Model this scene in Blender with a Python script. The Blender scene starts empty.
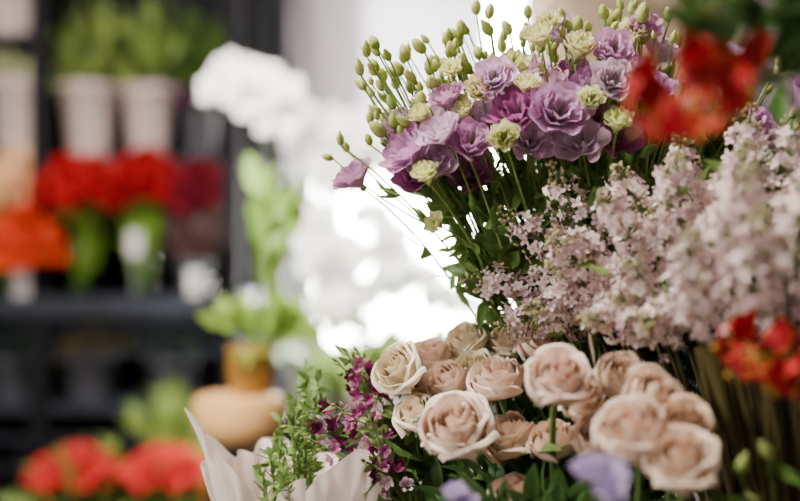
import bpy, math, random
import numpy as np
from mathutils import Vector
rnd=random.Random(7); nr=np.random.RandomState(7)

# ---------------------------------------------------------------- materials
def nm(name):
    m=bpy.data.materials.new(name); m.use_nodes=True
    nt=m.node_tree; nt.nodes.clear(); return m,nt
def organic(name,rough=.55,transl=.3,bump=.25,nscale=60,var=.18,sat=1.0,stretch=(1,1,1)):
    m,nt=nm(name); N=nt.nodes; L=nt.links
    o=N.new('ShaderNodeOutputMaterial'); at=N.new('ShaderNodeAttribute'); at.attribute_name='Col'
    tc=N.new('ShaderNodeTexCoord'); mp=N.new('ShaderNodeMapping'); mp.inputs['Scale'].default_value=stretch
    L.new(tc.outputs['Object'],mp.inputs[0])
    no=N.new('ShaderNodeTexNoise'); no.inputs['Scale'].default_value=nscale; no.inputs['Detail'].default_value=3
    L.new(mp.outputs[0],no.inputs['Vector'])
    mr=N.new('ShaderNodeMapRange'); mr.inputs[3].default_value=1-var; mr.inputs[4].default_value=1+var
    L.new(no.outputs[0],mr.inputs[0])
    hs=N.new('ShaderNodeHueSaturation'); hs.inputs['Saturation'].default_value=sat
    L.new(at.outputs['Color'],hs.inputs['Color']); L.new(mr.outputs[0],hs.inputs['Value'])
    p=N.new('ShaderNodeBsdfPrincipled'); p.inputs['Roughness'].default_value=rough
    p.inputs['Specular IOR Level'].default_value=.3
    L.new(hs.outputs[0],p.inputs['Base Color'])
    t=N.new('ShaderNodeBsdfTranslucent'); L.new(hs.outputs[0],t.inputs['Color'])
    mx=N.new('ShaderNodeMixShader'); mx.inputs[0].default_value=transl
    L.new(p.outputs[0],mx.inputs[1]); L.new(t.outputs[0],mx.inputs[2]); L.new(mx.outputs[0],o.inputs[0])
    if bump:
        b=N.new('ShaderNodeBump'); b.inputs['Strength'].default_value=bump; b.inputs['Distance'].default_value=.002
        L.new(no.outputs[0],b.inputs['Height']); L.new(b.outputs[0],p.inputs['Normal'])
    return m
def simple(name,col,rough=.6,metal=0,nscale=12,var=.12,bump=.1,stretch=(1,1,1),transl=0,spec=.5):
    m,nt=nm(name); N=nt.nodes; L=nt.links
    o=N.new('ShaderNodeOutputMaterial')
    tc=N.new('ShaderNodeTexCoord'); mp=N.new('ShaderNodeMapping'); mp.inputs['Scale'].default_value=stretch
    L.new(tc.outputs['Object'],mp.inputs[0])
    no=N.new('ShaderNodeTexNoise'); no.inputs['Scale'].default_value=nscale; no.inputs['Detail'].default_value=4
    L.new(mp.outputs[0],no.inputs['Vector'])
    cr=N.new('ShaderNodeValToRGB')
    cr.color_ramp.elements[0].position=.3; cr.color_ramp.elements[1].position=.7
    cr.color_ramp.elements[0].color=[c*(1-var) for c in col]+[1]; cr.color_ramp.elements[1].color=[min(1,c*(1+var)) for c in col]+[1]
    L.new(no.outputs[0],cr.inputs[0])
    p=N.new('ShaderNodeBsdfPrincipled'); p.inputs['Roughness'].default_value=rough; p.inputs['Metallic'].default_value=metal
    p.inputs['Specular IOR Level'].default_value=spec
    L.new(cr.outputs[0],p.inputs['Base Color'])
    if bump:
        b=N.new('ShaderNodeBump'); b.inputs['Strength'].default_value=bump; b.inputs['Distance'].default_value=.003
        L.new(no.outputs[0],b.inputs['Height']); L.new(b.outputs[0],p.inputs['Normal'])
    if transl:
        t=N.new('ShaderNodeBsdfTranslucent'); L.new(cr.outputs[0],t.inputs['Color'])
        mx=N.new('ShaderNodeMixShader'); mx.inputs[0].default_value=transl
        L.new(p.outputs[0],mx.inputs[1]); L.new(t.outputs[0],mx.inputs[2]); L.new(mx.outputs[0],o.inputs[0])
    else: L.new(p.outputs[0],o.inputs[0])
    return m
def glassy(name,col,alpha=.75):
    m,nt=nm(name); N=nt.nodes; L=nt.links
    o=N.new('ShaderNodeOutputMaterial'); t=N.new('ShaderNodeBsdfTransparent'); t.inputs[0].default_value=col
    g=N.new('ShaderNodeBsdfGlossy'); g.inputs['Roughness'].default_value=.08
    mx=N.new('ShaderNodeMixShader'); fr=N.new('ShaderNodeFresnel'); fr.inputs[0].default_value=1.45
    L.new(fr.outputs[0],mx.inputs[0]); L.new(t.outputs[0],mx.inputs[1]); L.new(g.outputs[0],mx.inputs[2])
    L.new(mx.outputs[0],o.inputs[0]); return m
PET=organic('petal_soft',.6,.30,.2,90,.1)
PETW=organic('petal_white_orchid',.6,.45,.1,90,.03)
PETROSE=organic('petal_rose',.7,.22,.15,110,.05)
PETR=organic('petal_red_velvet',.75,.10,.2,90,.1)
LEAF=organic('leaf_green',.42,.25,.25,45,.25)
M_PAPER=simple('tissue_paper',(.95,.82,.77),.75,0,25,.05,.35,transl=.35)
M_BLACK=simple('black_painted_wood',(.006,.006,.008),.75,0,8,.3,.2,(1,1,8),spec=.15)
M_BOARD=simple('shelf_board_paint',(.013,.016,.026),.6,0,8,.3,.2,(6,1,1),spec=.3)
M_WALL=simple('wall_plaster_grey',(.36,.33,.32),.85,0,5,.06,.1)
M_WALLD=simple('wall_plaster_dark',(.04,.04,.05),.85,0,5,.1,.1)
M_COL=simple('column_paint_grey',(.07,.07,.095),.8,0,4,.08,.1)
M_FLOOR=simple('floor_concrete',(.12,.11,.10),.6,0,3,.2,.2)
M_CEIL=simple('ceiling_paint',(.6,.58,.56),.9,0,3,.03,.05)
M_WOOD=simple('bench_wood',(.10,.06,.035),.5,0,6,.3,.3,(1,12,1))
M_TAN=simple('pale_wood',(.74,.42,.17),.5,0,6,.12,.2,(1,1,10),spec=.25)
M_GOLD=simple('golden_glaze',(.32,.17,.03),.4,.1,14,.45,.3)
M_CER=simple('ceramic_pot_blush',(.62,.49,.47),.45,0,8,.05,.05)
M_CERG=simple('ceramic_pot_grey',(.09,.09,.11),.5,0,8,.08,.05)
M_WHITE=simple('white_ceramic',(.8,.78,.76),.4,0,8,.03,.02)
M_CARD=simple('price_card',(.62,.60,.62),.7,0,8,.03,.0)
M_ZINC=simple('zinc_bucket',(.09,.09,.095),.45,.6,14,.25,.15)
M_CURT=simple('curtain_linen',(.74,.60,.46),.9,0,70,.08,.3,transl=.25)
M_BLIND=simple('blind_fabric',(.66,.65,.70),.9,0,80,.04,.2,transl=.12)
M_FRAME=simple('window_frame_white',(.62,.62,.65),.5,0,8,.03,.05)
M_SOIL=simple('potting_soil',(.05,.03,.02),.95,0,40,.4,.6)
M_GLASS=glassy('clear_glass',(.9,.96,.92,1))

# ---------------------------------------------------------------- mesh builder (all quads)
def grid(nu,nv,fn,wrap=False):
    u=np.linspace(-1,1,nu); v=np.linspace(0,1,nv)
    U,Vv=np.meshgrid(u,v); r=fn(U,Vv)
    x,y,z=r[:3]; t=r[3] if len(r)>3 else Vv
    V=np.stack([np.broadcast_to(a,U.shape).ravel() for a in (x,y,z)],1).astype(float)
    i,j=np.meshgrid(np.arange(nu-1),np.arange(nv-1)); a=(j*nu+i).ravel()
    F=np.stack([a,a+1,a+1+nu,a+nu],1)
    return V,F,np.clip(np.broadcast_to(t,U.shape).ravel(),0,1.3)
def join(ts):
    V=[];F=[];T=[];n=0
    for v,f,t in ts: V.append(v);F.append(f+n);T.append(t);n+=len(v)
    return np.concatenate(V),np.concatenate(F),np.concatenate(T)
def frame(d,roll=0.):
    d=np.array(d,float); d/=np.linalg.norm(d)+1e-9
    a=np.array([0,0,1.]) if abs(d[2])<.95 else np.array([0,1.,0])
    x=np.cross(a,d); x/=np.linalg.norm(x); y=np.cross(d,x)
    c,s=math.cos(roll),math.sin(roll)
    return np.stack([x*c+y*s,-x*s+y*c,d],1)
def rz(a): c,s=math.cos(a),math.sin(a); return np.array([[c,-s,0],[s,c,0],[0,0,1.]])
def xf(t,R=np.eye(3),s=1.,o=(0,0,0)): return (t[0]*s)@R.T+np.array(o),t[1],t[2]
class MB:
    def __init__(s): s.V=[];s.F=[];s.C=[];s.M=[];s.S=[];s.n=0
    def add(s,t,R=None,sc=1.,o=(0,0,0),A=(1,1,1),B=(1,1,1),mat=0,smooth=True):
        V,F,T=t
        V=V*sc
        if R is not None: V=V@R.T
        V=V+np.array(o); A=np.array(A);B=np.array(B)
        s.V.append(V); s.F.append(F+s.n); s.C.append(np.clip(A+(B-A)*T[:,None],0,1)); s.M.append(np.full(len(F),mat)); s.S.append(np.full(len(F),smooth)); s.n+=len(V)
    def box(s,x0,x1,y0,y1,z0,z1,mat=0):
        V=np.array([[x,y,z] for z in(z0,z1) for y in(y0,y1) for x in(x0,x1)],float)
        F=np.array([[0,2,3,1],[4,5,7,6],[0,1,5,4],[2,6,7,3],[0,4,6,2],[1,3,7,5]])
        s.add((V,F,np.zeros(8)),mat=mat,smooth=False)
    def tube(s,pts,r0,r1,A,B,mat=1,n=6):
        P=np.array(pts,float); m=len(P); d=np.gradient(P,axis=0); rings=[]
        for i in range(m):
            Fm=frame(d[i]) ; r=r0+(r1-r0)*i/(m-1)
            a=np.linspace(0,2*math.pi,n+1); rings.append(P[i]+r*(np.cos(a)[:,None]*Fm[:,0]+np.sin(a)[:,None]*Fm[:,1]))
        V=np.concatenate(rings); k=n+1
        i,j=np.meshgrid(np.arange(n),np.arange(m-1)); a=(j*k+i).ravel()
        s.add((V,np.stack([a,a+1,a+1+k,a+k],1),np.repeat(np.linspace(0,1,m),k)),A=A,B=B,mat=mat)
    def build(s,name,mats,parent=None,bevel=0):
        V=np.concatenate(s.V);F=np.concatenate(s.F);C=np.concatenate(s.C);M=np.concatenate(s.M);S=np.concatenate(s.S)
        me=bpy.data.meshes.new(name); me.vertices.add(len(V)); me.vertices.foreach_set('co',V.ravel().astype(np.float32))
        me.loops.add(len(F)*4); me.loops.foreach_set('vertex_index',F.ravel().astype(np.int32))
        me.polygons.add(len(F)); me.polygons.foreach_set('loop_start',(np.arange(len(F))*4).astype(np.int32))
        me.polygons.foreach_set('loop_total',np.full(len(F),4,dtype=np.int32))
        for m in mats: me.materials.append(m)
        me.polygons.foreach_set('material_index',M.astype(np.int32)); me.update(calc_edges=True)
        me.polygons.foreach_set('use_smooth',S.astype(bool))
        ca=me.color_attributes.new('Col','FLOAT_COLOR','POINT')
        ca.data.foreach_set('color',np.concatenate([C,np.ones((len(C),1))],1).ravel().astype(np.float32))
        o=bpy.data.objects.new(name,me); bpy.context.scene.collection.objects.link(o)
        if parent: o.parent=parent
        if bevel:
            b=o.modifiers.new('bevel','BEVEL'); b.width=bevel; b.segments=2; b.limit_method='ANGLE'
        return o
def empty(name):
    e=bpy.data.objects.new(name,None); bpy.context.scene.collection.objects.link(e); return e
def lathe(prof,n=24,t=None):
    P=np.array(prof,float); m=len(P); a=np.linspace(0,2*math.pi,n+1)
    V=np.concatenate([np.stack([p[0]*np.cos(a),p[0]*np.sin(a),np.full(n+1,p[1])],1) for p in P]); k=n+1
    i,j=np.meshgrid(np.arange(n),np.arange(m-1)); b=(j*k+i).ravel()
    return V,np.stack([b,b+1,b+1+k,b+k],1),np.repeat(np.linspace(0,1,m),k)
def ss(a,b,x): y=np.clip((x-a)/(b-a),0,1); return y*y*(3-2*y)
def bez(p0,p1,p2,n=9):
    p0,p1,p2=[np.array(p,float) for p in(p0,p1,p2)]
    return [(1-t)**2*p0+2*t*(1-t)*p1+t*t*p2 for t in np.linspace(0,1,n)]

# ---------------------------------------------------------------- plant templates
def rose_tpl(seed,opn=1.,nu=15,nv=13):
    r=np.random.RandomState(seed); out=[]
    rings=[(3,.13,1.34,1.5,.0),(3,.25,1.38,1.3,.03),(4,.37,1.38,1.15,.07),(5,.51,1.33,1.0,.12),(5,.66,1.27,.95,.18),(5,.80,1.17,.92,.27),(5,.90,1.03,.90,.36)]
    for ri,(n,rad,H0,hw0,curl) in enumerate(rings):
        off=r.uniform(0,6.3); t=ri/6
        for k in range(n):
            th=off+k*2*math.pi/n+r.uniform(-.25,.25); rr=rad*r.uniform(.92,1.08); H=H0*r.uniform(.93,1.05); hw=hw0*r.uniform(.9,1.12)
            cu=opn*curl*r.uniform(.4,1.4); ph=r.uniform(0,6.3); lean=r.uniform(-.05,.06)*t; sp=r.uniform(.03,.10); pt=r.uniform(.02,.08)*t
            def f(u,v):
                base=.06+(rr*1.12-.06)*(1-(1-np.minimum(v*1.45,1))**2.2)
                R=base-(.22+.16*(1-t))*rr*ss(.4,.95,v)+lean*v
                edge=ss(.70,1,v)*(.7+.2*np.abs(u)); R=R+cu*edge**1.3*.85
                R=R+sp*u*(.4+.6*v)+.022*np.sin(5*u+ph)*v
                R=R+.04*t*np.abs(u)**4*ss(.3,1,v)
                W=hw*(.42+.58*np.sin(np.pi/2*np.minimum(1,v*1.6)))*(1-.22*v**6)
                a=th+u*W
                top=1-.14*np.abs(u)**2.4-.16*np.abs(u)**7+pt*np.exp(-(u*3.5)**2)
                z=H*v*top-cu*.65*ss(.82,1,v)
                return R*np.cos(a),R*np.sin(a),z,(v**1.3)*(.55+.45*t)+.22*t  # blend falls off toward base and heart: painted shade between petals
            out.append(grid(nu,nv,f))
    T=join(out); V=T[0]/1.05; V[:,2]-=.66
    return V,T[1],np.clip(T[2],0,1)
def lisi_tpl(seed,N=13,nu=13,nv=9,ruf=1.,opn=1.):
    r=np.random.RandomState(seed); out=[]
    for i in range(N):
        t=i/(N-1); th=i*2.39996+r.uniform(-.2,.2); rm=(.22+.72*t)*opn; H=1.35-.18*t+r.uniform(-.06,.06); hw=1.1-.15*t; p1,p2=r.uniform(0,6.3,2)
        def f(u,v):
            R=.08+rm*(.78*np.minimum(1,v*1.5)**1.2+.36*ss(.6,1,v))+ruf*.09*np.sin(5*u+p1)*v**2
            a=th+u*hw*(.35+.65*np.sin(np.pi/2*np.minimum(1,v*1.4)))*(1-.14*v**6)
            z=H*v**.9*(1-.12*np.abs(u)**2.5)+ruf*.06*np.sin(8*u+p2)*v**3-.06*t*ss(.8,1,v)
            return R*np.cos(a),R*np.sin(a),z,v**1.1*(.55+.45*t)
        out.append(grid(nu,nv,f))
    T=join(out); V=T[0]; V[:,2]-=.7
    return V,T[1],T[2]
def leaf_tpl(w=.18,curve=.25,nu=5,nv=9,fold=.25,wave=0.,pw=.8):
    def f(u,v):
        W=w*np.sin(np.pi*np.clip(v,0,1)**pw)**.9
        return u*W, -curve*v*v+fold*np.abs(u)*W+wave*np.sin(v*14+u*2)*np.abs(u)*w, v*(1-.15*curve*v), .55+.45*np.abs(u)
    return grid(nu,nv,f)
LEAFS=[leaf_tpl(.17,.3),leaf_tpl(.2,.1,wave=.2),leaf_tpl(.15,.5),leaf_tpl(.22,-.1)]
ROUND=[leaf_tpl(.36,.35,pw=.7),leaf_tpl(.33,.1,pw=.8)]
BLADE=[leaf_tpl(.045,.35,3,9),leaf_tpl(.05,.6,3,9),leaf_tpl(.04,.1,3,9)]
def floret_tpl(np_=5,w=.36,cup=.35,nu=4,nv=4,tube=True,ruf=.0,tl=1.2):
    out=[]
    for k in range(np_):
        g=grid(nu,nv,lambda u,v:(u*w*np.sin(np.pi*(v*.80+.10))**.7, .08+v, cup*(v**1.5)-.25*cup*np.abs(u)*v+ruf*np.sin(5*u+k)*v, v))
        out.append(xf(g,rz(k*2*math.pi/np_)))
    if tube:
        p=lathe([(.05,-tl),(.09,-.5*tl),(.13,.02)],5); out.append((p[0],p[1],p[2]*.0+.1))
    return join(out)
ROSES=[rose_tpl(i,o) for i,o in enumerate([.55,.95,.75,.45,1.1,.65])]
LISI=[lisi_tpl(i,opn=[.85,1.05,.95,.7][i]) for i in range(4)]
LISILOW=[lisi_tpl(20+i,7,6,4) for i in range(3)]
LILAC=[floret_tpl(4,.40,.15),floret_tpl(4,.38,.5),floret_tpl(4,.42,-.1)]
SNAP=[floret_tpl(5,.5,.6,6,5,True,.12,.9),floret_tpl(5,.5,.9,6,5,True,.15,.9)]
BUD=lathe([(.02,0),(.16,.08),(.24,.25),(.25,.45),(.17,.7),(.07,.9),(.01,1.)],8)
FATBUD=lathe([(.03,0),(.19,.08),(.29,.28),(.31,.5),(.24,.75),(.12,.93),(.01,1.)],9)
BALL=lathe([(.01,-.5),(.35,-.35),(.5,0),(.35,.35),(.01,.5)],6)
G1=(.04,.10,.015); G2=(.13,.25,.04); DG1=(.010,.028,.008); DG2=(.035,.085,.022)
def mixc(a,b,t): return tuple(x+(y-x)*t for x,y in zip(a,b))
def jit(c,a=.12): k=1+rnd.uniform(-a,a); return tuple(min(1,max(0,x*k*(1+rnd.uniform(-a,a)*.4))) for x in c)
def rdir(up=.3):
    while 1:
        v=np.array([rnd.uniform(-1,1) for _ in range(3)]); l=np.linalg.norm(v)
        if .1<l<1: v/=l; v[2]+=up; return v/np.linalg.norm(v)
def leaf(mb,p,d,L,A=G1,B=G2,kind=LEAFS,mat=1):
    mb.add(rnd.choice(kind),frame(d,rnd.uniform(0,6.3)),L,p,jit(A),jit(B),mat)
def bush(mb,c,rad,n,L,A=G1,B=G2,kind=LEAFS,root=None,mat=1,up=.3,stems=10):
    c=np.array(c);rad=np.array(rad); root=c-np.array([0,0,rad[2]]) if root is None else np.array(root)
    for k in range(n):
        d=rdir(0); p=c+d*rad*rnd.uniform(.3,1.); q=(p-root); q/=np.linalg.norm(q)+1e-6
        leaf(mb,p,q+.6*rdir(up),L*rnd.uniform(.7,1.3),A,B,kind,mat)
        if k<stems: mb.tube(bez(root,(root+c)/2,p,6),.0025,.0012,A,B,mat,4)
def dome(mb,c,r,h,n,s,A,B,tp=LISILOW,mat=0):
    for k in range(n):
        a=k*2.39996; q=math.sqrt((k+.5)/n); p=np.array([q*math.cos(a)*r,q*math.sin(a)*r,h*(1-q*q)+rnd.uniform(-.1,.1)*h])
        d=np.array([q*math.cos(a),q*math.sin(a),.8*(1-q)+.25])+.35*rdir(0)
        mb.add(rnd.choice(tp),frame(d,rnd.uniform(0,6)),s*rnd.uniform(.8,1.2),np.array(c)+p,jit(A),jit(B,.25),mat)

# ---------------------------------------------------------------- ROOM
def obox(name,b,mat,bevel=0):
    m=MB(); m.box(*b); return m.build(name,[mat],bevel=bevel)
obox('floor',(-2.4,2.4,-2.0,4.4,-.05,0),M_FLOOR)
obox('ceiling',(-2.4,2.4,-2.0,4.4,2.8,2.85),M_CEIL)
obox('wall_left',(-2.4,-2.3,-2.0,4.2,0,2.8),M_WALLD)
obox('wall_right',(2.3,2.4,-2.0,4.2,0,2.8),M_WALL)
wx0,wx1,wz0,wz1=-.36,.50,.92,2.35
m=MB(); m.box(-2.4,wx0,4.2,4.35,0,2.8); m.box(wx1,2.4,4.2,4.35,0,2.8); m.box(wx0,wx1,4.2,4.35,0,wz0); m.box(wx0,wx1,4.2,4.35,wz1,2.8)
m.build('wall_back',[M_WALL])
m=MB()
for b in [(wx0,wx0+.04,4.18,4.28,wz0,wz1),(wx1-.04,wx1,4.18,4.28,wz0,wz1),(wx0,wx1,4.18,4.28,wz1-.05,wz1),(wx0-.04,wx1+.04,4.12,4.28,wz0-.03,wz0+.02)]: m.box(*b)
m.box(.30,.335,4.2,4.26,wz0,wz1)
m.build('window_1',[M_FRAME],bevel=.004)
m=MB(); m.add(grid(30,12,lambda u,v:(.08+u*.22,4.12+.004*np.sin(v*40),1.66+v*.69)),mat=0)
m.add(grid(24,12,lambda u,v:(-.255+u*.13,4.13+.004*np.sin(v*40),1.66+v*.69)),mat=2)
m.add(lathe([(.001,-.34),(.025,-.34),(.025,.33),(.001,.33)],16),frame((1,0,0)),1,(-.05,4.12,2.37),mat=1)
m.box(-.385,-.13,4.12,4.14,1.645,1.665,1); m.box(-.14,.30,4.11,4.13,1.645,1.665,1)
M_BL2=simple('blind_fabric_taupe',(.36,.33,.34),.9,0,80,.04,.2,transl=.05)
m.build('roller_blind',[M_BLIND,M_FRAME,M_BL2])
m=MB()
def cur(u,v): return .86+u*.38,4.02+.035*np.sin(u*26+.5*v)+.01*np.sin(u*61),.05+v*2.5
m.add(grid(160,20,cur)); 
m.add(lathe([(.001,-.5),(.012,-.5),(.012,.5),(.001,.5)],10),frame((1,0,0)),1,(.86,4.02,2.56),mat=1)
m.build('linen_curtain',[M_CURT,M_BLACK])
m=MB(); m.box(-.57,-.40,3.9,4.2,0,2.8); m.build('wall_pillar',[M_COL],bevel=.01)

# ---------------------------------------------------------------- display shelf
m=MB()
for x in (-1.93,-.945,-.44):
    for y in (2.92,3.34): m.box(x-.022,x+.022,y-.02,y+.02,0,2.35)
XR=-.415
m.box(-1.95,XR,2.88,3.38,1.125,1.18,1)
m.box(-1.95,XR,3.0,3.36,1.535,1.555,1)
m.box(-1.95,-.95,2.98,3.36,1.865,1.885,1)
m.box(-1.95,XR,2.92,3.36,2.32,2.35,1)
m.box(-1.95,XR,2.92,3.36,.87,.895,1); m.box(-1.95,XR,2.92,3.36,.48,.51,1); m.box(-1.95,XR,2.92,3.36,.08,.11,1)
m.box(-1.95,XR,3.37,3.39,0,2.35)
for z in (1.08,1.03): m.box(-1.95,XR,2.92,2.93,z,z+.012,1)
for x in np.arange(-1.9,-.5,.15): m.box(x,x+.01,2.92,2.93,.51,.80,1)
for z in (.80,.72,.64,.56): m.box(-1.95,XR,2.92,2.93,z,z+.012,1)
m.build('display_shelf',[M_BLACK,M_BOARD],bevel=.003)

POTP=[(.001,0),(.7,0),(.72,.03),(.98,1.85),(1.06,1.87),(1.06,2.05),(.96,2.05),(.93,1.8),(.001,1.78)]
def pot(name,c,r,mat,prof=POTP,hs=1.,n=28):
    e=empty(name); m=MB(); p=[(a,b*hs) for a,b in prof]
    m.add(lathe(p,n),None,r,c); m.build('pot_body',[mat],e)
    s=MB(); s.add(lathe([(.001,.02),(.9,0)],16),None,r,(c[0],c[1],c[2]+r*1.8*hs)); s.build('soil',[M_SOIL],e)
    return e
def potted(name,c,r,mat,rad,n,L,A,B,kind=LEAFS,hs=1.,blooms=None,up=.4,lift=.8):
    e=pot(name,c,r,mat,hs=hs); m=MB(); top=np.array(c)+np.array([0,0,r*1.85*hs])
    bush(m,top+np.array([0,0,rad[2]*lift]),rad,n,L,A,B,kind,root=top,mat=1,up=up,stems=14)
    if blooms:
        for (dx,dz,R,h,k,s,Ca,Cb) in blooms: dome(m,top+np.array([dx,0,dz]),R,h,k,s,Ca,Cb,mat=2)
    m.build('foliage',[PET,LEAF,PETR],e); return e
LG1=(.08,.15,.02);LG2=(.26,.36,.07)
potted('potted_green_plant',(-.865,3.10,1.555),.080,M_CER,(.10,.09,.13),90,.075,DG2,LG2,hs=1.25,up=.9,kind=LEAFS+BLADE)
potted('potted_green_plant',(-.70,3.10,1.555),.072,M_CER,(.09,.08,.13),90,.07,DG2,LG2,hs=1.35,up=.9,kind=LEAFS+BLADE,blooms=[(.02,.0,.07,.03,14,.013,(.2,.1,.2),(.35,.18,.32))])
potted('potted_green_plant',(-.565,3.14,1.555),.05,M_CERG,(.09,.09,.14),90,.07,DG1,LG1,hs=1.35,up=.8,blooms=[(-.02,.03,.08,.05,16,.015,(.15,.03,.10),(.25,.08,.2))])
potted('potted_cream_plant',(-1.06,3.10,1.555),.078,M_CER,(.07,.08,.05),60,.06,(.35,.4,.18),(.7,.72,.45),hs=1.35)
potted('potted_green_plant',(-1.08,3.10,1.885),.08,M_CER,(.1,.1,.12),90,.07,G1,LG1,hs=1.)
potted('potted_green_plant',(-1.35,3.10,1.555),.08,M_CER,(.1,.1,.06),90,.07,G1,LG1,hs=1.)

# cut flowers in glass vases on the shelf
VP=[(.001,0),(.8,0),(.8,.05),(.72,1.4),(1.,3.6),(.97,3.6),(.69,1.4),(.76,.08),(.001,.06)]
def vase_flowers(name,c,r,heads,R,h,A,B,n=34,s=.026,green=((.09,.20,.02),(.28,.46,.06)),card=None,hs=1.):
    e=empty(name); g=MB(); g.add(lathe([(a,b*hs) for a,b in VP],24),None,r,c); g.build('glass_vase',[M_GLASS],e)
    m=MB(); c=np.array(c); hd=np.array(heads)
    for k in range(26):
        a=rnd.uniform(0,6.3); q=rnd.uniform(.2,.65)
        p0=c+np.array([math.cos(a)*r*q*.9,math.sin(a)*r*q*.9,.012]); a2=a+rnd.uniform(-.5,.5); p2=hd+np.array([math.cos(a2)*R*q,math.sin(a2)*R*q,-.01])
        m.tube(bez(p0,(p0+p2)/2,p2,6),.004,.003,green[0],green[1],1,5)
        for j in range(3): leaf(m,p0+(p2-p0)*rnd.uniform(.15,.75),(rnd.uniform(-.3,.3),rnd.uniform(-.3,.3),1),rnd.uniform(.06,.10),green[0],green[1])
    dome(m,hd,R,h,n,s,A,B,mat=2)
    dome(m,hd-np.array([0,0,h*.4]),R*1.0,h*.4,n,s,A,B,mat=2)
    m.build('cut_flowers',[PET,LEAF,PETR],e)
    if card:
        k=MB(); k.box(card[0]-.022,card[0]+.022,card[1],card[1]+.002,card[2],card[2]+.085); k.build('price_card',[M_CARD],e)
RED=((.20,.002,.004),(.62,.005,.012)); CRI=((.06,.002,.008),(.22,.004,.018)); ORG=((.42,.02,.004),(.80,.075,.015)); PEA=((.80,.36,.16),(.95,.66,.40))
vase_flowers('red_kalanchoe_vase',(-.86,2.99,1.18),.055,(-.845,2.96,1.46),.125,.08,RED[0],RED[1],60)
vase_flowers('crimson_flower_vase',(-.70,3.02,1.18),.052,(-.68,2.99,1.47),.10,.09,CRI[0],RED[1],44)
vase_flowers('crimson_flower_vase',(-.555,3.04,1.18),.052,(-.54,3.01,1.46),.105,.08,CRI[0],CRI[1],50,green=(DG1,DG2))
vase_flowers('orange_flower_vase',(-1.02,2.95,1.18),.05,(-.985,2.91,1.31),.10,.09,ORG[0],ORG[1],60,card=(-.985,2.885,1.18),hs=.6)
vase_flowers('peach_flower_vase',(-1.13,3.08,1.18),.055,(-1.03,3.02,1.47),.10,.09,PEA[0],PEA[1],50)
def dark_bouquet():
    e=pot('dark_foliage_pot',(-.55,2.97,1.18),.045,M_CERG); m=MB(); bush(m,(-.55,2.97,1.33),(.075,.05,.07),160,.05,(.04,.015,.02),(.10,.05,.045),root=(-.55,2.97,1.25))
    m.build('foliage',[PET,LEAF],e); k=MB(); k.box(-.555,-.515,2.905,2.907,1.18,1.25); k.build('price_card',[M_CARD],e)
dark_bouquet()
k=MB(); k.box(-.71,-.675,2.90,2.902,1.285,1.35); k.box(-.693,-.691,2.90,2.903,1.18,1.285); k.build('price_card',[M_CARD])
# lower shelf pots
potted('potted_yellow_plant',(-.84,3.02,.895),.075,M_CERG,(.09,.08,.05),60,.05,(.10,.10,.02),(.30,.24,.04),blooms=[(0,.03,.07,.02,10,.016,(.5,.25,.01),(.6,.4,.03))],hs=.8)
potted('potted_green_plant',(-.62,3.02,.895),.07,M_CERG,(.08,.08,.05),60,.05,DG1,DG2,hs=.8)
potted('potted_green_plant',(-1.05,3.02,.895),.07,M_CERG,(.08,.08,.05),60,.05,DG1,DG2,hs=.8)

# low bench with red flowers in front of the shelf
m=MB(); m.box(-1.3,-.42,2.42,2.78,.50,.53); 
for x in (-1.27,-.45):
    for y in (2.45,2.75): m.box(x-.02,x+.02,y-.02,y+.02,0,.5)
m.build('low_plant_bench',[M_BLACK],bevel=.003)
RL=((.50,.012,.02),(.88,.045,.05))
potted('potted_red_kalanchoe',(-.75,2.6,.53),.075,M_CERG,(.12,.1,.07),110,.07,G1,LG2,hs=1.1,blooms=[(0,.09,.115,.055,85,.019,*RL)])
potted('potted_red_kalanchoe',(-.545,2.6,.53),.075,M_CERG,(.11,.1,.07),110,.07,G1,LG2,hs=1.1,blooms=[(0,.095,.11,.05,85,.019,*RL),(.06,.06,.05,.03,14,.022,ORG[0],ORG[1])])
potted('potted_green_plant',(-.55,2.74,.53),.06,M_WHITE,(.10,.04,.11),120,.06,G1,LG2,hs=2.)

# ---------------------------------------------------------------- orchid table
m=MB(); m.add(lathe([(.001,.885),(.30,.885),(.31,.893),(.31,.907),(.30,.915),(.001,.915)],48),None,1,(.0,2.50,0))
m.add(lathe([(.03,.03),(.03,.885)],16),None,1,(.0,2.50,0)); m.add(lathe([(.001,.03),(.22,.025),(.23,0)],32),None,1,(.0,2.50,0))
m.build('round_plant_table',[M_BLACK])
# thick round wooden stool (disc seat on three dark legs)
e=empty('round_wooden_stool'); m=MB(); sx,sy=-.282,1.96
m.add(lathe([(.001,.965),(.060,.965),(.074,.975),(.080,.995),(.081,1.032),(.077,1.042),(.068,1.046),(.001,1.046)],48),None,1,(sx,sy,0)); m.build('seat',[M_TAN],e)
m=MB()
for k in range(3):
    a=k*2.094+.5; m.tube([(sx+.045*math.cos(a),sy+.045*math.sin(a),.966),(sx+.09*math.cos(a),sy+.09*math.sin(a),.5),(sx+.13*math.cos(a),sy+.13*math.sin(a),.0)],.011,.009,(1,1,1),(1,1,1),0,8)
m.build('legs',[M_BLACK],e)
e=empty('golden_pot_plant'); g=MB()
g.add(lathe([(.001,0),(.030,0),(.032,.003),(.040,.025),(.043,.05),(.040,.07),(.043,.075),(.043,.084),(.038,.084),(.036,.07),(.001,.066)],32),None,1.,(-.264,1.97,1.046)); g.build('golden_pot',[M_GOLD],e)
f=MB(); bush(f,(-.25,2.0,1.165),(.09,.07,.04),46,.048,(.10,.24,.02),(.36,.54,.10),ROUND,root=(-.264,1.97,1.12),up=.4); 
for k in range(6): leaf(f,(-.264+rnd.uniform(-.03,.03),1.94,1.125),(rnd.uniform(-.8,.8),-.8,-.25),.04,(.12,.26,.02),(.40,.50,.08))
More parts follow.
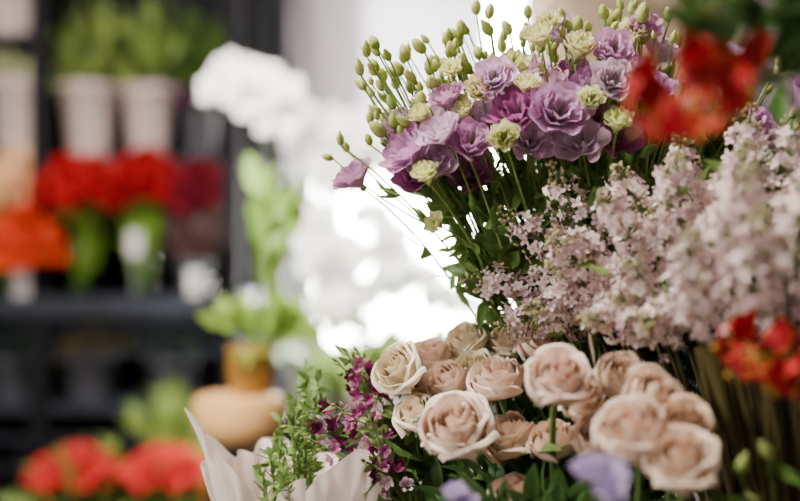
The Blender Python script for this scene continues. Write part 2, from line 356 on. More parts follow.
bush(f,(-.235,2.05,1.30),(.045,.05,.12),30,.085,(.08,.20,.02),(.30,.46,.09),LEAFS+BLADE,root=(-.264,1.97,1.12),up=1.2,stems=8); f.build('foliage',[PET,LEAF],e)

def orchid_parts():
    T=[]
    sep=lambda L,w:grid(7,7,lambda u,v:(u*w*np.sin(np.pi*(v*.85+.08))**.8,v*L,.12*v*v-.06*np.abs(u)**2))
    for a in (0,2.2,-2.2): T.append(xf(sep(1.,.30),rz(a)))
    for a in (1.35,-1.35):
        T.append(xf(sep(1.05,.62),rz(a),1,(0,0,.04)))
    W=join(T)
    lip=join([xf(grid(5,5,lambda u,v:(u*.14*(1-v*.4),v*.45,.25*np.sin(v*3))),rz(a),1,(0,0,.08)) for a in (math.pi,2.5,-2.5)])
    return W,lip
OW,OL=orchid_parts()
def orchid(name,pc,pts_list,potmat=M_WHITE,y=2.4):
    e=pot(name,pc,.055,potmat); m=MB(); top=np.array(pc)+np.array([0,0,.1])
    for k in range(6):
        a=k*1.05+rnd.uniform(-.2,.2); m.add(leaf_tpl(.2,.55,7,9,.2),frame((math.cos(a)*.8,math.sin(a)*.8,.8),rnd.uniform(-.3,.3)),.2,top,(.10,.24,.03),(.28,.46,.09),1)
    for pts in pts_list:
        P=np.array([(x,y+rnd.uniform(-.03,.03),z) for x,z in pts]); 
        hi=P[np.argmax(P[:,2])]+np.array([0,.02,.03])
        sp=bez(top,top*.5+hi*.5+np.array([0,0,.25*(hi[2]-top[2])]),hi,12)
        m.tube(sp,.004,.003,(.12,.2,.05),(.15,.2,.06),1,6)
        far=P[np.argmax(np.linalg.norm(P-hi,axis=1))]
        arc=bez(hi,(hi+far)/2+np.array([0,0,.05]),far,8); m.tube(arc,.003,.0015,(.12,.2,.05),(.2,.25,.08),1,6)
        for p in P:
            q=arc[int(np.argmin([np.linalg.norm(p-a) for a in arc]))]
            m.tube([q,(q+p)/2,p],.0015,.001,(.2,.25,.1),(.3,.35,.2),1,4)
            R=frame((rnd.uniform(-.5,.5),-1,rnd.uniform(.1,.6)),rnd.uniform(-.3,.3))
            s=rnd.uniform(.044,.054); m.add(OW,R,s,p,(.98,.98,.96),(.99,.99,.99),0); m.add(OL,R,s,p,(.9,.8,.5),(.95,.92,.8),0)
    m.build('orchid_sprays',[PETW,LEAF],e)
A1=[(-.385,1.64),(-.365,1.675),(-.335,1.635),(-.353,1.69),(-.298,1.67),(-.305,1.602),(-.248,1.635),(-.259,1.57),(-.32,1.665)]
A2=[(-.225,1.60),(-.216,1.538),(-.18,1.56),(-.14,1.58),(-.119,1.527),(-.10,1.575),(-.097,1.484),(-.054,1.494),(-.162,1.484),(-.20,1.50),(-.06,1.54),(-.13,1.44),(-.17,1.52)]
A3=[(-.173,1.37),(-.14,1.31),(-.168,1.268),(-.13,1.224),(-.156,1.181),(-.119,1.149),(-.108,1.29),(-.18,1.32),(-.10,1.20)]
A4=[(-.064,1.376),(-.021,1.332),(-.053,1.29),(-.01,1.278),(-.042,1.214)]
A5=[(.043,1.237),(.086,1.194),(.13,1.18)]
orchid('potted_white_orchid',(-.20,2.54,.915),[A1],y=2.38)
orchid('potted_white_orchid',(-.07,2.60,.915),[A2],y=2.45)
orchid('potted_white_orchid',(-.16,2.38,.915),[A3],y=2.36)
orchid('potted_white_orchid',(0.05,2.46,.915),[A4],y=2.42)
orchid('potted_white_orchid',(.20,2.50,.915),[A5],y=2.44)
potted('potted_leafy_plant',(.06,2.30,.915),.05,M_WHITE,(.16,.08,.05),110,.07,(.20,.38,.08),(.55,.70,.26),ROUND)
potted('potted_leafy_plant',(-.07,2.27,.915),.045,M_CER,(.10,.08,.06),70,.07,(.16,.32,.06),(.45,.60,.2),LEAFS)

# ---------------------------------------------------------------- foreground workbench, buckets
m=MB(); m.box(-.55,1.1,.62,1.6,.70,.745)
for x in (-.5,1.05):
    for y in (.67,1.55): m.box(x-.03,x+.03,y-.03,y+.03,0,.70)
m.build('florist_workbench',[M_WOOD],bevel=.004)
m=MB(); m.box(.42,1.6,1.75,2.2,0,1.22,0); m.box(.40,1.62,1.73,2.22,1.22,1.25,0)
for x in (.44,.83,1.22): m.box(x,x+.36,1.735,1.75,.08,1.15,0)
m.build('added_dark_cabinet',[M_BLACK],bevel=.004)  # cabinet added as a dark backdrop behind lilacs and roses
BK=[(.001,0),(.75,0),(.77,.04),(1.,2.9),(1.05,2.92),(1.05,3.),(.97,3.),(.75,.1),(.001,.08)]
def bucket(name,c,r,hs=1.):
    m=MB(); m.add(lathe([(a,b*hs) for a,b in BK],36),None,r,c)
    m.add(lathe([(1.0,1.9*hs),(1.0,2.0*hs)],36),None,r*.93,c); m.build(name,[M_ZINC])
bucket('flower_bucket',(.14,1.04,.745),.085,.7)
bucket('flower_bucket',(.37,.96,.745),.085,.85)
bucket('flower_bucket',(.28,1.26,.745),.09,1.)
bucket('flower_bucket',(-.01,1.22,.745),.05,.8)

# ---------------------------------------------------------------- ROSES
YW=0;PK=1;TN=2;BR=3  # TN, BR: darker sets, lower exposure of right-hand roses put into colour
ROS=[(-.003,1.10,1.183,.029,YW),(.031,1.14,1.192,.025,PK),(.068,1.15,1.207,.025,YW),(.108,1.15,1.207,.027,YW),(.045,1.10,1.170,.026,PK),(.091,1.06,1.178,.030,PK),
(.050,1.01,1.142,.036,PK),(.102,1.04,1.126,.029,TN),(.142,1.02,1.126,.026,TN),(.135,.95,1.192,.032,PK),(.194,.97,1.190,.027,PK),(.184,.88,1.160,.031,PK),(.217,.86,1.140,.030,TN),
(.213,.93,1.179,.028,TN),(.104,1.02,1.076,.025,PK),(.015,1.08,1.142,.024,YW),(.135,1.10,1.210,.024,PK),(.075,1.12,1.180,.025,YW),(.165,1.0,1.17,.026,TN),(.02,1.13,1.168,.023,TN),(.172,.96,1.140,.026,BR),(.23,.90,1.16,.026,BR)]
m=MB(); rp=np.array((.15,1.03,.80))
PAL=[((.68,.50,.28),(.90,.81,.62)),((.70,.43,.30),(.90,.73,.61)),((.60,.36,.23),(.84,.66,.52)),((.44,.24,.14),(.72,.53,.39))]  # first colour of each pair is darker, painting in the petal shadows
for i,(x,y,z,R,k) in enumerate(ROS):
    p=np.array((x,y,z)); d=(p-(rp+np.array([0,0,.15])))/.3
    ax=np.array([d[0]*.9-.15+rnd.uniform(-.35,.35),-.62+rnd.uniform(-.3,.3),.8+rnd.uniform(-.2,.2)]); ax/=np.linalg.norm(ax)
    cA,cB=PAL[k]
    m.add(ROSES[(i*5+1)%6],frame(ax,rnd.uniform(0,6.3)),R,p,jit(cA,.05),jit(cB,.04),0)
    base=p-ax*R*.63
    for q in range(5):
        a=q*1.257; Fm=frame(ax); dd=Fm[:,0]*math.cos(a)+Fm[:,1]*math.sin(a)
        m.add(LEAFS[0],frame(dd*.9+ax*.5,0),R*1.0,base,(.10,.2,.06),(.22,.33,.12),1)
    m.add(BALL,frame(ax),R*.45,base,G1,G2,1)
    m.tube(bez(rp+np.array([rnd.uniform(-.05,.05),rnd.uniform(-.05,.05),0]),base-ax*.12,base,10),.0035,.0028,G1,(.14,.22,.06),1,6)
    for j in range(5):
        q=base+(rp-base)*rnd.uniform(.15,.6)+np.array([0,.03,0])+.02*rdir(0); leaf(m,q,rdir(.1),rnd.uniform(.035,.05),DG1,(.09,.17,.04))
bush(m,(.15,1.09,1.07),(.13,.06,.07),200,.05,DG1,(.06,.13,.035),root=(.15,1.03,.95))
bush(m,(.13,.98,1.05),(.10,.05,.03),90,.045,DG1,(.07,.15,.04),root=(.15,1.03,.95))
m.build('rose_bouquet',[PETROSE,LEAF])

# ---------------------------------------------------------------- LISIANTHUS
PU=((.62,.46,.58),(.60,.27,.54)); PL=((.76,.62,.72),(.76,.50,.71)); MA=((.48,.18,.38),(.50,.13,.38)); CR=((.60,.66,.22),(.93,.89,.56))
LI=[(-.045,1.12,1.373,.019,PU),(.01,1.08,1.396,.025,PU),(.067,1.05,1.40,.023,PU),(.048,1.10,1.422,.023,PL),(.112,1.06,1.430,.023,MA),(.151,1.05,1.429,.025,PU),(.148,1.09,1.458,.023,PL),
(.204,1.07,1.49,.022,PU),(.240,1.05,1.449,.022,PU),(.032,1.08,1.382,.022,PL),(.175,1.11,1.475,.022,MA),(.34,1.05,1.41,.022,PU),(.385,1.05,1.44,.024,PU),(.10,1.12,1.45,.022,PL),
(.07,1.12,1.378,.022,MA),(.215,1.10,1.41,.022,MA),(.262,1.12,1.50,.022,PL),(.125,1.07,1.405,.022,PL),(.30,1.12,1.46,.022,PU),(.0,1.10,1.42,.018,PL),(.015,1.10,1.37,.019,MA),
(.085,1.08,1.425,.021,PL),(.185,1.08,1.458,.021,PU),(.13,1.11,1.48,.02,PL),(.225,1.09,1.475,.021,PL),(.172,1.06,1.402,.022,PL),(.28,1.07,1.43,.021,PU),(.32,1.1,1.485,.02,PL),(.195,1.12,1.43,.022,MA),
(.09,1.07,1.465,.019,PL),(.045,1.08,1.447,.018,PU),(.16,1.10,1.515,.019,PL),(.24,1.10,1.52,.018,PU),(.04,1.05,1.41,.02,PL),(.20,1.05,1.46,.02,PL),
(.025,1.05,1.372,.017,CR),(.097,1.03,1.404,.019,CR),(.121,1.06,1.457,.017,CR),(.203,1.04,1.42,.018,CR),(.035,1.07,1.326,.014,CR),(.172,1.07,1.495,.021,CR),(.076,1.07,1.455,.017,CR),
(.134,1.07,1.505,.018,CR),(.11,1.08,1.48,.019,CR),(.178,1.04,1.44,.017,CR),(.228,1.10,1.515,.018,CR),(.28,1.06,1.47,.018,CR),(.063,1.07,1.434,.015,CR),(.36,1.05,1.47,.016,CR),(.145,1.08,1.52,.016,CR),(.02,1.07,1.43,.015,CR),(.255,1.05,1.425,.016,CR),(.05,1.08,1.475,.014,CR)]
BD=[(-32,188),(-15,172),(-6,140),(-26,155),(8,190),(30,175),(55,195),(77,238),(70,218),(92,215),(100,192),(50,180),(20,155),(2,118),(-58,103),(-14,112),(140,222),(160,226),(190,220),(184,203),(215,225),
(255,190),(60,140),(40,150),(80,190),(-4,165),(12,130),(130,175),(25,195),(-18,135),(110,215),(236,222),(65,170),(120,205),(-22,178),(40,185),(150,205),(205,230),(280,205),(240,205),(300,195),(330,190),(20,140),(-30,128),(-10,185),(45,165),(350,150),(320,160),
(-38,170),(-12,150),(0,178),(14,168),(34,160),(52,158),(72,180),(88,172),(-2,128),(62,205),(130,235),(175,212),(45,205),(-20,192),(108,178),(222,240),(158,190),(265,225)]
m=MB(); rp=np.array((.27,1.23,.82)); SG1=(.10,.19,.035); SG2=(.28,.40,.10)
def lstem(p,ax,r0=.0028,side=None):
    c=np.array((.16+.35*(p[0]-.1),1.18,1.27))
    j=np.array([rnd.uniform(-.04,.04),rnd.uniform(-.04,.04),0])
    pts=bez(rp+j,c+j*.9,p,14); m.tube(pts,r0,.0010,SG1,SG2,1,5)
    return pts
for (x,y,z,R,c) in LI:
    p=np.array((x,y,z)); d=p-np.array((.17,1.2,1.30)); d/=np.linalg.norm(d)
    ax=d*.75+np.array([0,-.5,.3])+.45*rdir(0); ax/=np.linalg.norm(ax)
    R*=1.0 if c is CR else 1.08
    m.add(LISI[3] if c is CR else rnd.choice(LISI),frame(ax,rnd.uniform(0,6)),R,p,jit(c[0]),jit(c[1],.15),0)
    b=p-ax*R*.7; m.add(BALL,frame(ax),R*.35,b,SG1,SG2,1)
    for q in range(5):
        a=q*1.257; Fm=frame(ax); dd=Fm[:,0]*math.cos(a)+Fm[:,1]*math.sin(a)
        m.add(BLADE[2],frame(ax+dd*.35),R*1.3,b,SG1,SG2,1)
    pts=lstem(b,ax)
    for k in (5,7,8,9,10):
        for sgn in (-1,1): leaf(m,pts[k],rdir(.2)*.8+d*.8,rnd.uniform(.025,.05),(.05,.12,.02),(.17,.28,.07))
SB=[]
for (bx,bz) in BD:
    SB.append((bx,bz,1))
    for q in range(2):
        if rnd.random()<.75: SB.append((bx+rnd.uniform(-18,14),bz+rnd.uniform(-22,5),rnd.uniform(.55,.9)))
for (bx,bz,sz) in SB:
    x,z=bx/1000.,1.3+bz/1000.
    p=np.array((x,rnd.uniform(1.08,1.14),z)); d=p-np.array((.17,1.2,1.28)); d/=np.linalg.norm(d)
    ax=d*.8+np.array([0,-.1,.4])+.6*rdir(0); ax/=np.linalg.norm(ax); L=rnd.uniform(.014,.022)*sz
    t=rnd.random(); ca=(.26,.36,.06); cb=mixc((.52,.60,.14),(.88,.82,.42),t)
    m.add(rnd.choice([BUD,FATBUD,FATBUD]),frame(ax,rnd.uniform(0,6)),L,p,ca,cb,0)
    for q in range(4):
        a=q*1.57; Fm=frame(ax); dd=Fm[:,0]*math.cos(a)+Fm[:,1]*math.sin(a); m.add(BLADE[2],frame(ax+dd*.45),L*.9,p,SG1,SG2,1)
    if sz==1: pts=lstem(p,ax,.0018); last=pts
    else:
        q0=last[10]; m.tube(bez(q0,(q0+p)/2+.01*rdir(0),p,6),.0012,.0008,SG1,SG2,1,4); pts=last
    for k in (8,10,11): leaf(m,pts[k],rdir(.2)*.6+d*.8,rnd.uniform(.018,.034),(.07,.15,.03),(.22,.34,.09))
# leaf collar toward the lower left
for k in range(90):
    x=rnd.uniform(.015,.30); z=1.30+rnd.uniform(-.01,.10)-.10*max(0,x-.1)
    if z<1.385-(x)*1.1: continue
    leaf(m,np.array((x,rnd.uniform(1.12,1.2),z)),np.array([-.7,-.2,.45])+.6*rdir(0),rnd.uniform(.035,.065),(.04,.10,.02),(.15,.26,.06))
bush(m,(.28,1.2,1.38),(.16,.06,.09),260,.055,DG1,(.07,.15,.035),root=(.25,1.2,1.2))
m.build('lisianthus_bouquet',[PET,LEAF])

# ---------------------------------------------------------------- LILAC
m=MB(); rp=np.array((.38,.98,.80)); LC=((.72,.53,.52),(.93,.83,.79)); LD=((.54,.36,.38),(.80,.63,.63))
def panicle(base,tip,rad,n):
    base=np.array(base);tip=np.array(tip); ax=tip-base; L=np.linalg.norm(ax); ax/=L; Fm=frame(ax)
    m.tube([base,base+ax*L*.5,tip],.002,.0008,(.10,.12,.05),(.2,.25,.08),1,5)
    tone=rnd.random(); lob=rnd.uniform(0,6)
    for k in range(n):
        t=rnd.random()**.85; a=rnd.uniform(0,6.3); r=rad*(1-t**1.6)**.8*math.sqrt(rnd.uniform(.2,1))*(1+.45*math.sin(3*a+lob+t*9))+.003
        rd=Fm[:,0]*math.cos(a)+Fm[:,1]*math.sin(a); p=base+ax*L*t+rd*r
        d=rd*.9+ax*.35+.4*rdir(0)+np.array([0,-.3,.1])
        if t>.82 or rnd.random()<.22:
            m.add(BALL,frame(d),rnd.uniform(.0025,.0042),p,(.34,.36,.14),mixc((.44,.48,.15),(.60,.38,.38),rnd.random()),0)
        else:
            c=LC if rnd.random()>.28+.35*tone else LD
            m.add(rnd.choice(LILAC),frame(d,rnd.uniform(0,6)),rnd.uniform(.0042,.0060),p,jit(c[0]),jit(c[1],.08),0)
        if k%5==0: m.tube([base+ax*L*max(0,t-.08),p],.0008,.0005,(.15,.2,.08),(.3,.25,.15),1,4)
def lil(x,y,z,dx,dy,dz,L=.10,rad=.026,n=110):
    d=np.array((dx,dy,dz),float); d/=np.linalg.norm(d); tip=np.array((x,y,z))+d*L/2; base=np.array((x,y,z))-d*L/2
    panicle(base,tip,rad,n); m.tube(bez(rp+np.array([rnd.uniform(-.05,.05),rnd.uniform(-.05,.05),0]),rp*.4+base*.6+np.array([0,.02,.02]),base,9),.0035,.0022,(.05,.035,.02),(.09,.08,.03),1,6)
LL=[(.115,1.08,1.265,-1,-.1,.15),(.14,1.07,1.30,-.8,-.1,.6),(.165,1.06,1.33,-.5,-.2,.9),(.155,1.04,1.255,-.9,-.4,-.1),(.19,1.05,1.29,-.5,-.5,.5),(.215,1.04,1.345,-.3,-.3,.9),
(.13,1.07,1.235,-.9,-.2,-.25),(.19,1.0,1.235,-.6,-.7,.0),(.225,1.0,1.27,-.3,-.7,.4),(.245,1.02,1.315,-.2,-.5,.8),(.26,1.03,1.36,-.1,-.3,1),(.225,.97,1.235,-.3,-.9,0),
(.255,.95,1.26,-.2,-.9,.2),(.275,.97,1.30,0,-.7,.6),(.295,1.0,1.345,.1,-.4,.9),(.30,.96,1.25,0,-.9,.1),(.315,.95,1.28,.1,-.7,.5),(.33,.97,1.33,.2,-.5,.8),(.345,1.0,1.37,.2,-.3,.9),
(.35,.93,1.26,.3,-.8,.3),(.36,.95,1.30,.3,-.6,.7),(.31,1.02,1.385,.1,-.2,1),(.37,.98,1.345,.4,-.3,.8),(.24,.90,1.28,-.2,-.6,.7),(.28,.86,1.29,-.1,-.6,.8),(.27,.88,1.325,0,-.4,.9),(.31,.84,1.32,.2,-.4,.9),(.20,.98,1.315,-.5,-.4,.7),(.17,1.04,1.275,-.6,-.6,.2),
(.21,1.0,1.25,-.4,-.8,.2),(.24,.98,1.345,-.2,-.5,.8),(.16,1.02,1.295,-.6,-.5,.5),(.33,.9,1.26,.2,-.8,.4),(.29,.92,1.345,.0,-.4,.9),(.34,.9,1.34,.2,-.4,.9)]
for q in LL: lil(*[a+rnd.uniform(-.006,.006) if i<3 else a for i,a in enumerate(q)],L=rnd.uniform(.085,.125),rad=rnd.uniform(.024,.032),n=155)
for k in range(50):
    q=LL[rnd.randrange(len(LL))]; leaf(m,np.array(q[:3])+np.array([rnd.uniform(-.03,.03),.01,rnd.uniform(-.04,.02)]),rdir(.3),rnd.uniform(.025,.04),(.05,.10,.02),(.18,.26,.06))
for k in range(30):
    a=np.array((.24+rnd.uniform(0,.14),rnd.uniform(.88,1.02),1.22)); m.tube(bez(rp+np.array([rnd.uniform(-.06,.06),rnd.uniform(-.06,.06),0]),rp*.5+a*.5+np.array([rnd.uniform(-.02,.02),0,0]),a,8),.004,.003,(.045,.028,.014),(.12,.10,.035),1,6)
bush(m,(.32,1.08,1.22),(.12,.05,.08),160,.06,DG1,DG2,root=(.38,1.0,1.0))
m.build('lilac_bouquet',[PET,LEAF])

# ---------------------------------------------------------------- SNAPDRAGON / STOCK
m=MB(); rp=np.array((.0,1.19,.80))
def spike(base,tip,n,rad,cols,s=.0062):
    base=np.array(base);tip=np.array(tip); ax=tip-base; L=np.linalg.norm(ax); ax/=L; Fm=frame(ax)
    m.tube(bez(rp+np.array([rnd.uniform(-.02,.02),rnd.uniform(-.02,.02),0]),base-ax*.08,base,8)+[base+ax*L*.5,tip],.0028,.001,(.08,.15,.04),(.2,.3,.1),1,5)
    for k in range(n):
        t=(k+.5)/n; a=k*2.4; rd=Fm[:,0]*math.cos(a)+Fm[:,1]*math.sin(a); r=rad*(1-t)**.6*rnd.uniform(.7,1.1)+.003; p=base+ax*L*t+rd*r
        if t>.70: m.add(BUD,frame(rd*.5+ax),.008,p-rd*.003,(.18,.28,.07),(.42,.48,.18),1)
        else:
            c=rnd.choice(cols); m.add(rnd.choice(SNAP),frame(rd+ax*.4+.2*rdir(0),rnd.uniform(0,6)),s*rnd.uniform(.75,1.15),p,jit(c[0]),jit(c[1]),0)
        if k%2==0: leaf(m,base+ax*L*t,rd*.8+ax*.6,rnd.uniform(.012,.022),(.08,.17,.03),(.22,.34,.09))
    for k in range(8): leaf(m,base-ax*rnd.uniform(0,.06),rdir(.4),rnd.uniform(.02,.035),(.05,.12,.02),(.18,.29,.07))
SC=[((.18,.01,.09),(.30,.025,.15)),((.34,.08,.20),(.52,.17,.34)),((.24,.02,.12),(.38,.06,.21)),((.10,.005,.05),(.18,.01,.09)),((.55,.36,.44),(.68,.48,.56))]
for b,t in [((-.045,1.12,1.115),(-.095,1.11,1.155)),((-.02,1.1,1.12),(-.065,1.08,1.15)),((-.015,1.14,1.135),(-.045,1.14,1.20)),((-.03,1.09,1.085),(-.09,1.07,1.12)),((-.01,1.09,1.09),(-.03,1.07,1.14)),
  ((-.02,1.12,1.14),(-.065,1.12,1.19)),((.0,1.08,1.075),(-.035,1.06,1.10)),((.01,1.12,1.10),(-.005,1.10,1.14)),((-.03,1.12,1.15),(-.055,1.12,1.20)),((-.03,1.11,1.11),(-.115,1.11,1.125))]: spike(b,t,14,.0105,SC,.0064)
for k in range(120): 
    leaf(m,np.array((rnd.uniform(-.02,.06),rnd.uniform(1.08,1.16),rnd.uniform(1.0,1.12))),rdir(.5),rnd.uniform(.02,.045),(.04,.09,.02),(.15,.26,.06))
m.build('snapdragon_bouquet',[PET,LEAF])

# ---------------------------------------------------------------- paper wrapped bouquet
e=empty('paper_wrapped_bouquet')
m=MB()
cx,cy,cz=-.105,1.13,.86
def paper(seed,th0,th1,tips,rt,ht,crump=.006):
    r=np.random.RandomState(seed); ph=r.uniform(0,6.3,8)
    def f(u,v):
        th=th0+(u+1)/2*(th1-th0)
        tipf=sum(a*np.exp(-((th-t)/.22)**2) for t,a in tips)
        H=(ht+tipf)*v; R=.04+(rt-.04)*v**1.1+.45*tipf*v**3
        cr=crump*v*(np.abs(np.sin(th*4+ph[0]+v*2))-.5+.7*np.abs(np.sin(th*9+ph[1]-v*3))+.35*np.sin(23*th+9*v+ph[2]))*1.6
        R=R+cr; H=H+.4*cr
        return cx+R*np.cos(th),cy+R*np.sin(th),cz+H
    m.add(grid(110,30,f))
paper(1,2.0,4.9,[(3.2,.055),(3.85,.015),(4.4,-.035)],.078,.222,.005)
paper(2,4.6,7.0,[(4.75,-.03),(5.4,.020),(6.1,.012)],.090,.230,.005)
paper(3,.4,3.2,[(.9,.0),(1.9,.02),(2.8,.03)],.085,.215)
m.build('tissue_wrap',[M_PAPER],e)
m=MB(); rp=np.array((cx,cy,.88))
def needle_sprig(tip,L=.016,n=46,A=(.08,.17,.03),B=(.24,.38,.10)):
    tip=np.array(tip); pts=bez(rp,(rp*.4+tip*.6)+np.array([0,0,.03]),tip,16); m.tube(pts,.002,.0006,A,B,1,5)
    for k in range(n):
        t=rnd.uniform(.35,1)*15; i=min(14,int(t)); p=pts[i]+(pts[i+1]-pts[i])*(t-i); ax=(pts[i+1]-pts[i]); ax/=np.linalg.norm(ax)
        leaf(m,p,rdir(0)+ax*.7,L*rnd.uniform(.5,1.1),A,B,[LEAFS[0],BLADE[2],LEAFS[1]])
for tp in [(-.125,1.15,1.13),(-.11,1.15,1.15),(-.095,1.15,1.17),(-.08,1.14,1.155),(-.13,1.10,1.10),(-.085,1.12,1.13),(-.10,1.10,1.12),(-.115,1.07,1.085),(-.105,1.05,1.075),(-.125,1.04,1.065),(-.14,1.1,1.09),(-.085,1.16,1.175),(-.10,1.17,1.18),(-.12,1.03,1.04),(-.11,1.05,1.09),(-.09,1.1,1.155),(-.12,1.08,1.12),(-.105,1.09,1.14)]:
    needle_sprig(tp,n=80)
m.build('rosemary_sprigs',[PET,LEAF],e)
bucket('paper_bouquet_jar',(cx,cy,.745),.045,.9)

# ---------------------------------------------------------------- GLORIOSA
m=MB()
def gl_petal(seed):
    r=np.random.RandomState(seed); ph=r.uniform(0,6); cv=r.uniform(.8,1.2)
    def f(u,v):
        w=.28*np.sin(np.pi*(v*.92+.04))**.75
        ang=v*2.2*cv
        return u*w,.10+.66*np.sin(ang)+.04*np.cos(v*16+ph)*u,-.35*np.sin(ang*.9)+.6*(1-np.cos(ang))+.07*np.cos(v*18+ph)*np.abs(u),np.clip(1-.9*np.abs(u)**10-(1-v)**9,0,1)
    return grid(9,18,f)
def gloriosa(p,ax,s,seed,yel=(.60,.10,.01),red=(.34,.002,.012)):
    Fm=frame(ax,seed*.7)
    for k in range(6): m.add(gl_petal(seed+k),Fm@rz(k*1.047),s,p,yel,jit(red,.2),2)
    for k in range(6):
        d=Fm@np.array([math.cos(k*1.047+.5),math.sin(k*1.047+.5),-.15]); q=np.array(p)+d*s*.75
        m.tube([np.array(p),np.array(p)+d*s*.4,q],.0006,.0005,(.5,.55,.1),(.6,.6,.2),0,4); m.add(BALL,frame(np.cross(d,Fm[:,2])),.006,q,(.4,.2,.02),(.5,.25,.03),0)
GL=[((.193,.74,1.396),(-.3,-.55,.65),.052,3),((.228,.78,1.435),(.4,-.4,.7),.038,11),((.262,.82,1.222),(.1,-.6,.7),.038,21),((.290,.84,1.20),(.4,-.3,.8),.034,31)]
for g_ in GL: gloriosa(*g_)
rp=np.array((.42,.86,.80))
for g_ in GL:
    p=np.array(g_[0]); m.tube(bez(rp,np.array((.36,.86,p[2]+.03)),p,14),.0025,.0015,G1,G2,1,6)
# arching leafy vines above
for a,b,c in [((.42,.86,.8),(.46,.80,1.62),(.185,.72,1.45)),((.42,.86,.8),(.46,.82,1.58),(.23,.78,1.455)),((.42,.86,.8),(.46,.88,1.56),(.26,.80,1.44)),((.42,.86,.8),(.48,.84,1.56),(.28,.76,1.44)),((.42,.86,.8),(.50,.84,1.54),(.29,.80,1.43))]:
    pts=bez(a,b,c,24); m.tube(pts,.003,.0012,G1,G2,1,6)
    for k in range(12,24):
        for q in range(3): m.add(rnd.choice([LEAFS[2],LEAFS[0]]),frame(np.array([-.5,-.1,.1])+.8*rdir(-.1),rnd.uniform(0,6)),rnd.uniform(.035,.06),pts[k]+.01*rdir(0),(.012,.04,.01),(.05,.11,.025),1)
m.build('gloriosa_lily_stems',[PET,LEAF,PETR])

# ---------------------------------------------------------------- small mauve flowers near the roses
m=MB(); rp=np.array((.15,.9,.82)); MV=((.64,.54,.72),(.64,.54,.80))
for (x,y,z,R) in [(.146,.80,1.140,.012),(.156,.81,1.135,.010),(.137,.82,1.136,.010),(.150,.79,1.129,.010),(.044,.88,1.107,.011),(.052,.88,1.100,.010)]:
    p=np.array((x,y,z)); m.add(rnd.choice(LISI),frame((rnd.uniform(-.4,.4),-.7,.8),rnd.uniform(0,6)),R*1.1,p,MV[0],MV[1],0)
    m.tube(bez(rp,rp+np.array([0,-.03,.15]),p-np.array([0,0,R*.7]),8),.002,.0015,G1,G2,1,5)
    for k in range(4): leaf(m,p+np.array([rnd.uniform(-.02,.02),.01,-rnd.uniform(.025,.06)]),rdir(.2),.025,DG1,DG2)
for (x,z) in [(.26,1.13),(.275,1.10),(.285,1.14),(.30,1.09),(.25,1.08),(.24,1.10)]:
    p=np.array((x,.85,z)); m.add(BUD,frame(rdir(1.)),.02,p,(.2,.3,.06),(.40,.44,.14),0); m.tube(bez((.33,.9,.85),(.30,.88,1.0),p,8),.002,.001,G1,G2,1,5); leaf(m,p,rdir(.3),.035,DG2,G2); leaf(m,p-np.array([0,0,.02]),rdir(.3),.035,DG2,G2)
m.build('mauve_freesia_sprigs',[PET,LEAF])

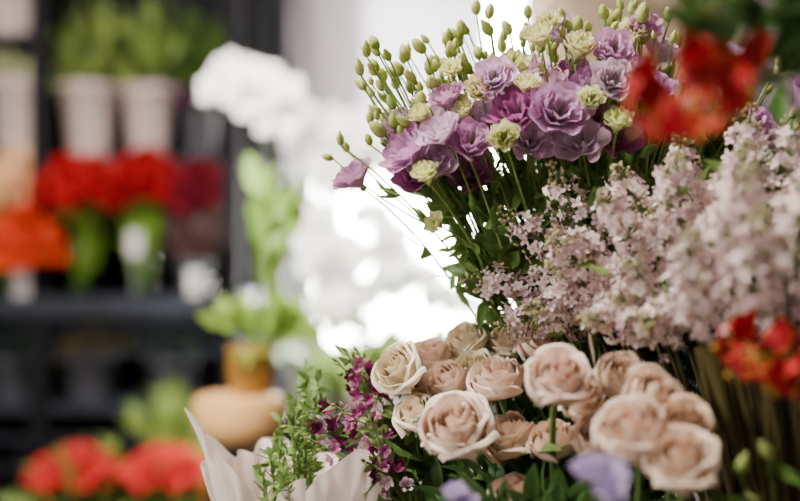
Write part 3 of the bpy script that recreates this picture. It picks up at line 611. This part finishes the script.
# ---------------------------------------------------------------- world, lights, camera
w=bpy.data.worlds.new('daylight'); bpy.context.scene.world=w; w.use_nodes=True; nt=w.node_tree; nt.nodes.clear()
o=nt.nodes.new('ShaderNodeOutputWorld'); bg=nt.nodes.new('ShaderNodeBackground'); tc=nt.nodes.new('ShaderNodeTexCoord'); sp=nt.nodes.new('ShaderNodeSeparateXYZ')
mr=nt.nodes.new('ShaderNodeMapRange'); mr.inputs[1].default_value=-.2; mr.inputs[2].default_value=.6; mr.inputs[3].default_value=.30; mr.inputs[4].default_value=60
cr=nt.nodes.new('ShaderNodeValToRGB'); cr.color_ramp.elements[0].color=(1,.90,.78,1); cr.color_ramp.elements[1].color=(1,.98,.95,1)
nt.links.new(tc.outputs['Generated'],sp.inputs[0]); nt.links.new(sp.outputs[1],mr.inputs[0]); nt.links.new(mr.outputs[0],bg.inputs[1]); nt.links.new(sp.outputs[1],cr.inputs[0]); nt.links.new(cr.outputs[0],bg.inputs[0]); nt.links.new(bg.outputs[0],o.inputs[0])
def area(name,loc,tgt,size,power,col):
    l=bpy.data.lights.new(name,'AREA'); l.size=size; l.energy=power; l.color=col; ob=bpy.data.objects.new(name,l); ob.location=loc
    ob.rotation_euler=(Vector(tgt)-Vector(loc)).to_track_quat('-Z','Y').to_euler(); bpy.context.scene.collection.objects.link(ob)
area('added_fill_light',(-.45,1.0,2.72),(.1,1.15,1.2),.35,44,(1,.91,.79))  # added fill lamp to brighten the foreground flowers
area('added_fill_light',(-.8,1.0,2.72),(-.8,3.0,1.3),.5,74,(1,.92,.82))  # added lamp, aimed to brighten the shelf flowers
l=bpy.data.lights.new('added_orchid_spot','SPOT'); l.energy=420; l.spot_size=math.radians(34); l.spot_blend=.6; l.shadow_soft_size=.06; l.color=(1,.97,.92)  # added spot to push the orchids toward white
ob=bpy.data.objects.new('added_orchid_spot',l); ob.location=(-.15,1.2,2.7); ob.rotation_euler=(Vector((-.12,2.45,1.42))-ob.location).to_track_quat('-Z','Y').to_euler(); bpy.context.scene.collection.objects.link(ob)
area('added_left_key',(-1.6,.45,1.8),(.15,1.1,1.25),.5,44,(1,.94,.87))  # added key lamp from front left; no window modelled there
s=bpy.data.lights.new('sun','SUN'); s.energy=18; s.angle=.03; s.color=(1,.95,.86); so=bpy.data.objects.new('sun',s); so.rotation_euler=Vector((-.15,-1,-.48)).to_track_quat('-Z','Y').to_euler(); bpy.context.scene.collection.objects.link(so)
cd=bpy.data.cameras.new('camera'); cam=bpy.data.objects.new('camera',cd); bpy.context.scene.collection.objects.link(cam)
cam.location=(0,0,1.3); cam.rotation_euler=(math.pi/2,0,0); cd.lens=50; cd.sensor_width=36; cd.clip_start=.02
cd.dof.use_dof=True; cd.dof.focus_distance=1.08; cd.dof.aperture_fstop=1.4
bpy.context.scene.camera=cam
